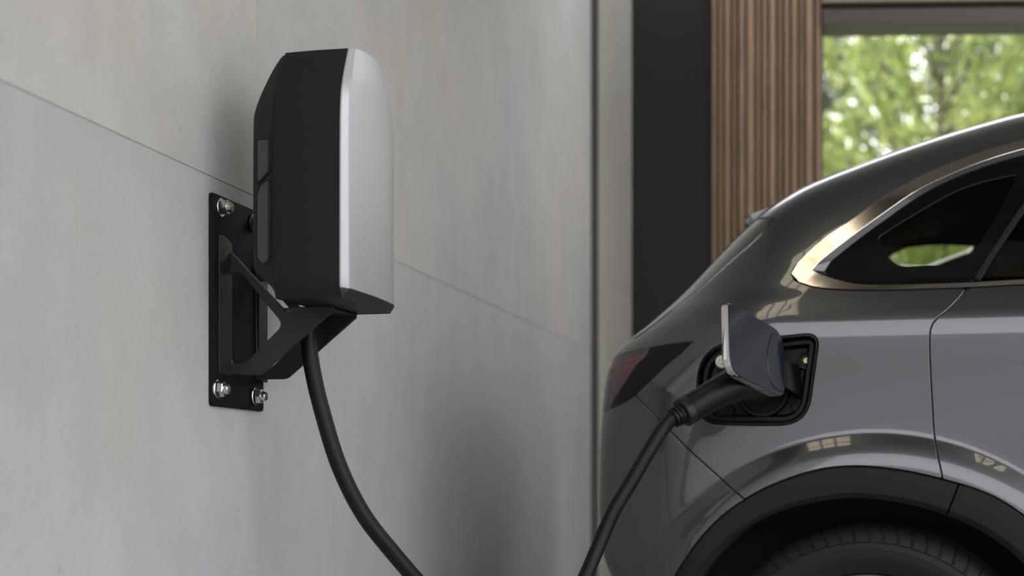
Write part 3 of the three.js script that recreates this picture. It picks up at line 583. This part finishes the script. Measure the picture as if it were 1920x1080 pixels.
  const ro = ringRows(trimOut, -0.006), ro2 = ringRows(trimOut, 0.0022), rm = ringRows(trimMid, 0.0035), ri = ringRows(trimIn, -0.006), ri2 = ringRows(trimIn, -0.02);
  const near = ro2.map((p, i) => p.clone().lerp(rm[i], 0.06));
  const rm2 = rm.map((p, i) => p.clone().lerp(ri[i], 0.08).addScaledVector(V(0, 0, 1), 0.0003));
  both('window_surround', skin([ro, ro2, near, rm, rm2], { crease: 0.25 }), M.trim);
  both('surround_bevel', skin([rm2, ri, ri2], { crease: 0.25 }), M.gloss);  // black stands in for the dark reflection on this bevel
  // --- side glass: black border and clear pane, then the door glass beyond the pillar gap
  const clear = rounded([[-0.006, 1.222, 0.012], [0.026, 1.160, 0.03], [0.164, 1.163, 0.024], [0.2255, 1.268, 0.02], [0.262, 1.345, 0.012], [0.16, 1.325, 0.05], [0.06, 1.266, 0.05]], 8);
  const qg = [...upTo(curve(trimIn.foot, 0.014), 0.165), ...pillarGap.filter((p) => p[1] > 1.124 && p[1] < 1.396), ...upTo(curve(trimIn.top, 0.014), 0.335)];
  both('glass_border', panel(qg, { holes: [clear], gap: 0.0012, lift: -0.009, edge: 0.004 }), M.frit);
  both('quarter_glass', panel(clear, { gap: 0, lift: -0.0105, edge: 0 }), M.glass);
  const seal = [...pillarGap.filter((p) => p[1] > 1.124), ...pillarGap.filter((p) => p[1] > 1.124).map((p) => [p[0] + 0.011, p[1]]).reverse()];
  both('pillar_seal', panel(seal, { gap: 0.0008, lift: -0.005, edge: 0.006 }), M.cladding);
  const dg = [...curve(trimIn.foot, 0.03).filter((p) => p[0] > 0.185), ...curve(trimIn.top, 0.03).filter((p) => p[0] > 0.355), ...pillarGap.filter((p) => p[1] > 1.124 && p[1] < 1.4).map((p) => [p[0] + 0.013, p[1]]).reverse()];
  both('door_glass', panel(dg, { gap: 0.001, lift: -0.012, edge: 0.004, fine: 0.05 }), M.darkGlass);
  // --- cladding round the wheel arch, in two pieces that meet at the door gap
  const polar = (l) => { const a = l.map(([x, y]) => [Math.atan2(y - HY, x - HX), Math.hypot(x - HX, y - HY)]).sort((p, q) => p[0] - q[0]); const f = spline(a.map((p) => p[0]), a.map((p) => p[1])); return f; };
  const rOut = polar(curve(archOut, 0.03)), rIn = polar(curve(archIn, 0.03)), D = Math.PI / 180;
  const clad = (a0, a1) => {
    const rows = [];
    for (let i = 0; i <= 80; i++) {
      const th = lerp(a0, a1, i / 80), o = rOut(th) - 0.0015, n = rIn(th), P = (r, lift) => at(HX + Math.cos(th) * r, HY + Math.sin(th) * r, lift).p;
      const lip = P(n + 0.001, -0.004), row = [P(o, -0.012), P(o, 0.002), P(o - 0.003, 0.0045), P(lerp(o, n, 0.4), 0.006), P(lerp(o, n, 0.80), 0.0045), P(lerp(o, n, 0.84), 0.0035), lip, lip.clone().add(V(-Math.cos(th) * -0.004, Math.sin(th) * 0.004, -0.03)), lip.clone().add(V(Math.cos(th) * 0.012, Math.sin(th) * 0.012, -0.06))];
      rows.push(row);
    }
    return skin(rows, { crease: 0.22, flip: true });
  };
  const gapA = 69.3 * D;
  both('arch_cladding', clad(gapA + 0.0045, 184 * D), M.cladding);
  both('arch_cladding', clad(-4 * D, gapA - 0.0045), M.cladding);
  const linerRows = []; for (let i = 0; i <= 48; i++) { const th = lerp(-20, 200, i / 48) * D, c = Math.cos(th), s = Math.sin(th); linerRows.push([at(HX + c * (rOut(clamp(th, -4 * D, 184 * D)) + 0.008), Math.max(0.25, HY + s * (rOut(clamp(th, -4 * D, 184 * D)) + 0.008)), -0.02).p, V(HX + c * (rIn(clamp(th, -4 * D, 184 * D)) + 0.012), HY + s * (rIn(clamp(th, -4 * D, 184 * D)) + 0.012), HALF - 0.05), V(HX + c * 0.405, HY + s * 0.405, HALF - 0.09), V(HX + c * 0.4, HY + s * 0.4, HALF - 0.34), V(HX + c * 0.2, HY + s * 0.2, HALF - 0.345), V(HX, HY, HALF - 0.345)]); }
  both('wheel_liner', skin(linerRows, { crease: 0.4 }), M.matBlack);
  // --- wheel
  const wheel = (z, turn) => {
    const w = part('wheel', car, [HX, HY, z]); w.rotation.y = turn;
    const prof = [[0.078, 0.232, 0], [0.090, 0.236, 0], [0.0985, 0.248, 0], [0.106, 0.264, 0], [0.1095, 0.279, 0], [0.1093, 0.2815, 0], [0.1105, 0.2825, 0], [0.1098, 0.291, 0], [0.1085, 0.2945, 0], [0.1068, 0.2955, 0], [0.1078, 0.2972, 0.3], [0.1055, 0.303, 1], [0.1015, 0.3105, 1], [0.095, 0.3178, 1], [0.0875, 0.3225, 1], [0.078, 0.3262, 1], [0.067, 0.3282, 1], [0.056, 0.3292, 0.8], [0.048, 0.3297, 0], [0.046, 0.3235, 0], [0.038, 0.3235, 0], [0.036, 0.330, 0], [0.015, 0.3305, 0], [0.013, 0.3235, 0], [0.005, 0.3235, 0], [0.003, 0.3306, 0]];
    const full = [...prof, ...prof.slice().reverse().map(([a, r, k]) => [-a, r, k])];
    const N = 1120, rows = [];
    for (let i = 0; i < N; i++) {
      const th = i / N * 2 * Math.PI;
      rows.push(full.map(([a, r, k]) => {
        const f = (i / N * 70 + (Math.abs(a) - 0.1) * 14 + (Math.abs(a) - 0.1) ** 2 * 160) % 1, ff = f < 0 ? f + 1 : f, g = k * 0.0042 * (1 - smooth(0.03, 0.075, Math.abs(ff - 0.5)));
        const rr = r - g; return V(Math.cos(th) * rr, Math.sin(th) * rr, a - Math.sign(a) * g * 0.4);
      }));
    }
    sub('tyre', skin(rows, { closeCol: true, crease: 0.5 }), M.tyre, w);
    const rim = (l) => turned(V(0, 0, -1), V(0, 0, 0), l.map(([a, r]) => [a + 1, r]), 96, 0.5);
    sub('rim', rim([[-0.09, 0.225], [0.06, 0.205], [0.078, 0.213], [0.083, 0.229], [0.09, 0.233], [0.0925, 0.230], [0.091, 0.222], [0.085, 0.217], [0.078, 0.214], [0.03, 0.2], [-0.08, 0.215]]), M.alloy, w);
    for (let k = 0; k < 5; k++) for (const s of [-1, 1]) { const g = box(0.17, 0.022, 0.03, 0.125, s * 0.020, 0.058, 0.006); g.rotateZ(k / 5 * 2 * Math.PI + 0.3); sub('spoke', g, M.alloy, w); }
    sub('hub', turned(V(0, 0, 0.02), V(0, 0, 1), [[0, 0.06], [0.04, 0.058], [0.052, 0.045], [0.054, 0.0]], 40), M.alloy, w);
    sub('brake_disc', turned(V(0, 0, -0.03), V(0, 0, 1), [[0, 0.16], [0.024, 0.16], [0.0245, 0.07]], 48), M.zinc, w);
  };
  wheel(HALF - 0.165, -0.1); wheel(-(HALF - 0.165), Math.PI);
  // --- interior, seen through the tinted glass
  sub('parcel_shelf', box(0.9, 0.02, 1.5, -0.05, 1.02, 0, 0.005), M.interior);
  for (const z of [-0.42, 0.42]) { sub('seat_back', box(0.14, 0.62, 0.62, 0.52, 0.82, z, 0.05), M.interior); sub('headrest', box(0.09, 0.18, 0.26, 0.50, 1.24, z, 0.04), M.interior); }
  sub('floor_pan', box(2.3, 0.05, 1.5, 0.8, 0.28, 0, 0.01), M.matBlack);
  sub('bulkhead', box(0.05, 1.1, 1.5, 1.96, 0.83, 0, 0.01), M.matBlack);

  // --- charging port: rim, tub with ribs, caps, lock pin and socket
  const port = part('charging_port', car);
  const ringAt = (k, lift) => inwards(portHole, k).map(([x, y]) => at(x, y, lift).p), zc = HALF - 0.037;
  const ringFlat = (k, z) => inwards(portHole, k).map(([x, y]) => V(x, y, z));
  sub('port_rim', skin([ringAt(0.0005, -0.004), ringAt(0.0006, 0.0002), ringAt(0.0032, 0.0004), ringAt(0.0040, -0.004), ringAt(0.0045, -0.014)], { closeRow: true, crease: 0.5, flip: true }), M.portPlastic, port);
  const tub = skin([ringAt(0.0044, -0.006), ringFlat(0.008, zc - 0.022), ringFlat(0.0095, zc - 0.024), ringFlat(0.016, zc - 0.024), ringFlat(0.0175, zc - 0.027), ringFlat(0.021, zc - 0.046), ringFlat(0.0225, zc - 0.048), ringFlat(0.06, zc - 0.049)], { closeRow: true, capB: true, crease: 0.4, flip: true });
  sub('tub', tub, M.portPlastic, port);
  const disc = (x, y, z, prof) => turned(V(x, y, z), V(x, y, z + 1), prof, 36, 0.4);
  for (const [x, y, z] of [[-0.139, 0.977, zc - 0.043], [-0.150, 0.893, zc - 0.046], [-0.297, 0.882, zc - 0.045]]) {
    const b = part('screw_boss', port);
    sub('cup', disc(x, y, z, [[-0.004, 0.019], [0.011, 0.0175], [0.013, 0.0165], [0.0128, 0.0142], [0.004, 0.0125], [0.0038, 0]]), M.portPlastic, b);
    if (y > 0.95) sub('screw', turned(V(x, y, z + 0.003), V(x, y, z + 1), [[0, 0.008], [0.006, 0.0075], [0.0075, 0.006], [0.0075, 0.0035], [0.005, 0.003], [0.0048, 0]], 6, 0.3), M.brass, b);
    else sub('screw', disc(x, y, z + 0.003, [[0, 0.008], [0.004, 0.0078], [0.0048, 0.007], [0.0046, 0.003], [0.003, 0.0028], [0.0029, 0]]), M.portPlastic, b);
  }
  const pin = part('lock_pin', port);
  sub('pin_head', disc(-0.2995, 0.976, zc - 0.03, [[0, 0.0125], [0.022, 0.0125], [0.0245, 0.0112], [0.0246, 0.0066], [0.0238, 0.0062], [0.0236, 0]]), M.white, pin);
  sub('pin_screw', disc(-0.2995, 0.976, zc - 0.008, [[0, 0.0055], [0.0035, 0.0053], [0.0042, 0.0044], [0.004, 0.0018], [0.002, 0.0016], [0.0019, 0]]), M.brass, pin);
  sub('socket_ring', disc(-0.2235, 0.92, zc - 0.05, [[0, 0.054], [0.018, 0.052], [0.0205, 0.0505], [0.0205, 0.044], [0.018, 0.043], [0.008, 0.0415], [0.007, 0]]), M.portPlastic, port);
  // --- charging flap, swung open towards the camera on a curved arm
  const flap = part('charging_flap', car);
  const W = (x, y, z) => V(x, y, z - CARZ), bl = W(-0.272, 0.934, -2.676), br = W(-0.186, 0.889, -2.86), tl = W(-0.2745, 1.056, -2.715);
  const e1 = bl.clone().sub(br), len = e1.length(); e1.normalize();
  const e2 = tl.clone().sub(bl); const hgt = e2.length() + 0.004; e2.addScaledVector(e1, -e2.dot(e1)).normalize();
  const e3 = e1.clone().cross(e2), B = new THREE.Matrix4().makeBasis(e1, e2, e3).setPosition(br);
  const face = rounded([[0.0, 0.004, 0.04], [len, 0, 0.035], [len + 0.004, hgt, 0.010], [0.004, hgt + 0.006, 0.045]], 10);
  const shrink = (l, d) => { const s = area(l) > 0 ? 1 : -1; return l.map((p, i) => { const a = l[(i + l.length - 1) % l.length], b = l[(i + 1) % l.length], t = [b[0] - a[0], b[1] - a[1]], m = Math.hypot(...t) || 1; return [p[0] - s * t[1] / m * d, p[1] + s * t[0] / m * d]; }); };
  const bow = (x, y) => -0.004 * (1 - ((x / len - 0.5) * 2) ** 2) * 0 - 0.0025 * ((y / hgt - 0.5) * 2) ** 2;
  const fr = (d, z) => shrink(face, d).map(([x, y]) => V(x, y, z + bow(x, y)).applyMatrix4(B));
  // e3 points away from the viewer's side of the open flap, so the painted outside lies at negative z
  const flapFace = sub('flap_face', skin([fr(0.0035, -0.0145), fr(0.0012, -0.0145), fr(0.0004, -0.0137), fr(0.0004, -0.0125)], { closeRow: true, capA: true, crease: 0.5 }), M.flapDarkened, flap);
  flapFace.userData.label = 'glossy face of the flap, blue-black in place of a dark reflection';
  const plateIn = rounded([[0.004, 0.012, 0.035], [len * 0.30, 0.016, 0.02], [len * 0.36, hgt * 0.55, 0.03], [len * 0.26, hgt - 0.006, 0.03], [0.008, hgt - 0.004, 0.03]], 8);
  const pr = (d, z) => shrink(plateIn, d).map(([x, y]) => V(x, y, z + bow(x, y)).applyMatrix4(B));
  sub('hinge_plate', skin([pr(0.004, -0.0172), pr(0.0012, -0.0168), pr(0, -0.0155), pr(0, -0.0142)], { closeRow: true, capA: true, crease: 0.5 }), M.flapDarkened, flap);
  sub('flap_skin', skin([fr(0.0006, 0.0012), fr(0.0012, 0.0020), fr(0.005, 0.0022)], { closeRow: true, capB: true, crease: 0.5 }), M.paint, flap);
  sub('flap_edge', skin([fr(0.0003, -0.0128), fr(0, -0.012), fr(0, 0.0005), fr(0.0006, 0.0012)], { closeRow: true, crease: 0.4 }), M.chrome, flap);
  const hp = [[-0.155, 0.935, -2.945], [-0.158, 0.937, -2.915], [-0.172, 0.942, -2.882], [-0.19, 0.95, -2.862], [-0.208, 0.957, -2.835]].map((p) => W(...p));
  const hc = new THREE.CatmullRomCurve3(hp, false, 'centripetal'), hrows = [];
  for (let i = 0; i <= 20; i++) { const p = hc.getPointAt(i / 20), d = hc.getTangentAt(i / 20), up = e2, side = d.clone().cross(up).normalize(), hw = 0.034 - 0.012 * i / 20, tw = 0.006; hrows.push([[-1, -1], [1, -1], [1, 1], [-1, 1]].map(([a, b]) => p.clone().addScaledVector(side, a * tw).addScaledVector(up, b * hw))); }
  sub('hinge_arm', skin(hrows, { closeRow: true, capA: true, capB: true, crease: 0.4 }), M.portPlastic, flap);
}

// ---------------------------------------------------------------- greenery behind the opening
const leafGeo = (() => {
  const g = new THREE.BufferGeometry();
  g.setAttribute('position', new THREE.Float32BufferAttribute([0, 0, 0, -0.26, 0.45, 0.05, 0.26, 0.45, 0.05, 0, 0.5, -0.03, 0, 1, 0.1], 3)); g.setIndex([0, 3, 1, 0, 2, 3, 1, 3, 4, 3, 2, 4]); g.computeVertexNormals(); return g;
})();
const leafMat = phy(C(1, 1, 1), 0.42, 0, { transmission: 0.45, thickness: 0, side: THREE.DoubleSide });
leafMat.roughness = 0.5;
const bark = std(C(0.13, 0.12, 0.07), 0.9);
function tree(label, x, z, { tall, spread, base = 0.8, branches = 40, leaves = 9000, size = 0.07, tint = [0.16, 0.26, 0.05], rise = 0.7 }) {
  const t = thing('tree', label, 'tree', [x, -0.02, z]), stems = [];
  stems.push(sweep([V(0, 0, 0), V(0.04, tall * 0.35, 0.03), V(-0.03, tall * 0.7, 0), V(0, tall, 0.02)], (u) => lerp(0.032, 0.008, u), 8, 12));
  const tips = [];
  for (let b = 0; b < branches; b++) {
    const f = (b + 0.5) / branches, y = lerp(base, tall * 0.97, f), a = b * 2.399 + rnd() * 0.7, r = spread * (0.25 + 0.75 * Math.sqrt(Math.sin(Math.PI * clamp(0.12 + 0.82 * f, 0, 1)))) * (0.75 + rnd() * 0.35);
    const d = V(Math.cos(a), 0, Math.sin(a)), up = rise * r * (0.8 + rnd() * 0.5);
    const c = new THREE.CatmullRomCurve3([V(0, y, 0), d.clone().multiplyScalar(r * 0.5).add(V(0, y + up * 0.35, 0)), d.clone().multiplyScalar(r).add(V(0, y + up, 0))]);
    stems.push(sweep(c.getPoints(4), (u) => lerp(0.02, 0.005, u), 5, 5)); tips.push([c, r]);
  }
  mesh('trunk', merge(stems), bark, t);
  const im = new THREE.InstancedMesh(leafGeo, leafMat, leaves), q = new THREE.Quaternion(), m4 = new THREE.Matrix4(), col = new THREE.Color();
  const pick = []; tips.forEach(([c, r], i) => { for (let k = 0; k < Math.ceil(r * 10); k++) pick.push(i); });
  for (let i = 0; i < leaves; i++) {
    const [c, r] = tips[pick[Math.floor(rnd() * pick.length)]], u = 0.15 + 0.85 * Math.sqrt(rnd()), p = c.getPointAt(u), d = c.getTangentAt(u), w = 0.04 + 0.13 * (1 - Math.abs(u - 0.6));
    const off = V(rnd() - 0.5, rnd() - 0.5, rnd() - 0.5).normalize().multiplyScalar(w * Math.pow(rnd(), 0.6));
    const dir = d.clone().multiplyScalar(0.9).add(V(rnd() - 0.5, rnd() * 0.8 - 0.3, rnd() - 0.5).multiplyScalar(1.5)).normalize();
    q.setFromUnitVectors(V(0, 1, 0), dir).multiply(new THREE.Quaternion().setFromAxisAngle(V(0, 1, 0), rnd() * 6.283));
    const s = size * (0.65 + 0.7 * rnd());
    m4.compose(p.add(off), q, V(s, s, s)); im.setMatrixAt(i, m4);
    const k = 0.65 + 0.7 * rnd(), y = rnd() * 0.25; im.setColorAt(i, col.setRGB(tint[0] * k * (1 + y), tint[1] * k, tint[2] * k * (1 - y)));
  }
  im.name = numbered('foliage'); im.userData = { kind: 'stuff' }; im.castShadow = im.receiveShadow = true; t.add(im);
}
tree('light green young tree with rising branches, nearest behind the opening', 0.45, -11.5, { tall: 5.3, spread: 1.0, base: 1.2, branches: 64, leaves: 14000, size: 0.075, tint: [0.36, 0.48, 0.19], rise: 0.95 });
tree('light green bushy tree beside the wood slats, left of the young tree', -1.5, -12.5, { tall: 3.3, spread: 1.25, base: 0.8, branches: 64, leaves: 13000, size: 0.08, tint: [0.26, 0.40, 0.18], rise: 0.7 });
tree('light green tree right of the young tree, half hidden by the car roof', 2.1, -12.2, { tall: 4.6, spread: 1.2, base: 0.7, branches: 64, leaves: 14000, size: 0.08, tint: [0.34, 0.46, 0.19], rise: 0.8 });
tree('dark green dense tree standing behind the light green ones', 0.5, -15.4, { tall: 5.0, spread: 1.9, base: 0.5, branches: 110, leaves: 22000, size: 0.11, tint: [0.09, 0.155, 0.085], rise: 0.5 });
tree('dark green dense tree at the far right of the opening', 4.9, -16.4, { tall: 5.4, spread: 2.1, base: 0.5, branches: 110, leaves: 22000, size: 0.11, tint: [0.09, 0.155, 0.085], rise: 0.5 });
tree('dark green tree behind the wood slats at the far left', -5.0, -16.0, { tall: 5.0, spread: 2.0, base: 0.5, branches: 100, leaves: 16000, size: 0.12, tint: [0.09, 0.155, 0.085], rise: 0.5 });

tree('unseen dark green tree added right of the carport to darken reflections', 8.8, -2.9, { tall: 6.2, spread: 2.5, base: 0.3, branches: 110, leaves: 15000, size: 0.26, tint: [0.07, 0.12, 0.07], rise: 0.5 });  // added out of view, to darken what the flap mirrors

renderer.render(scene, camera);
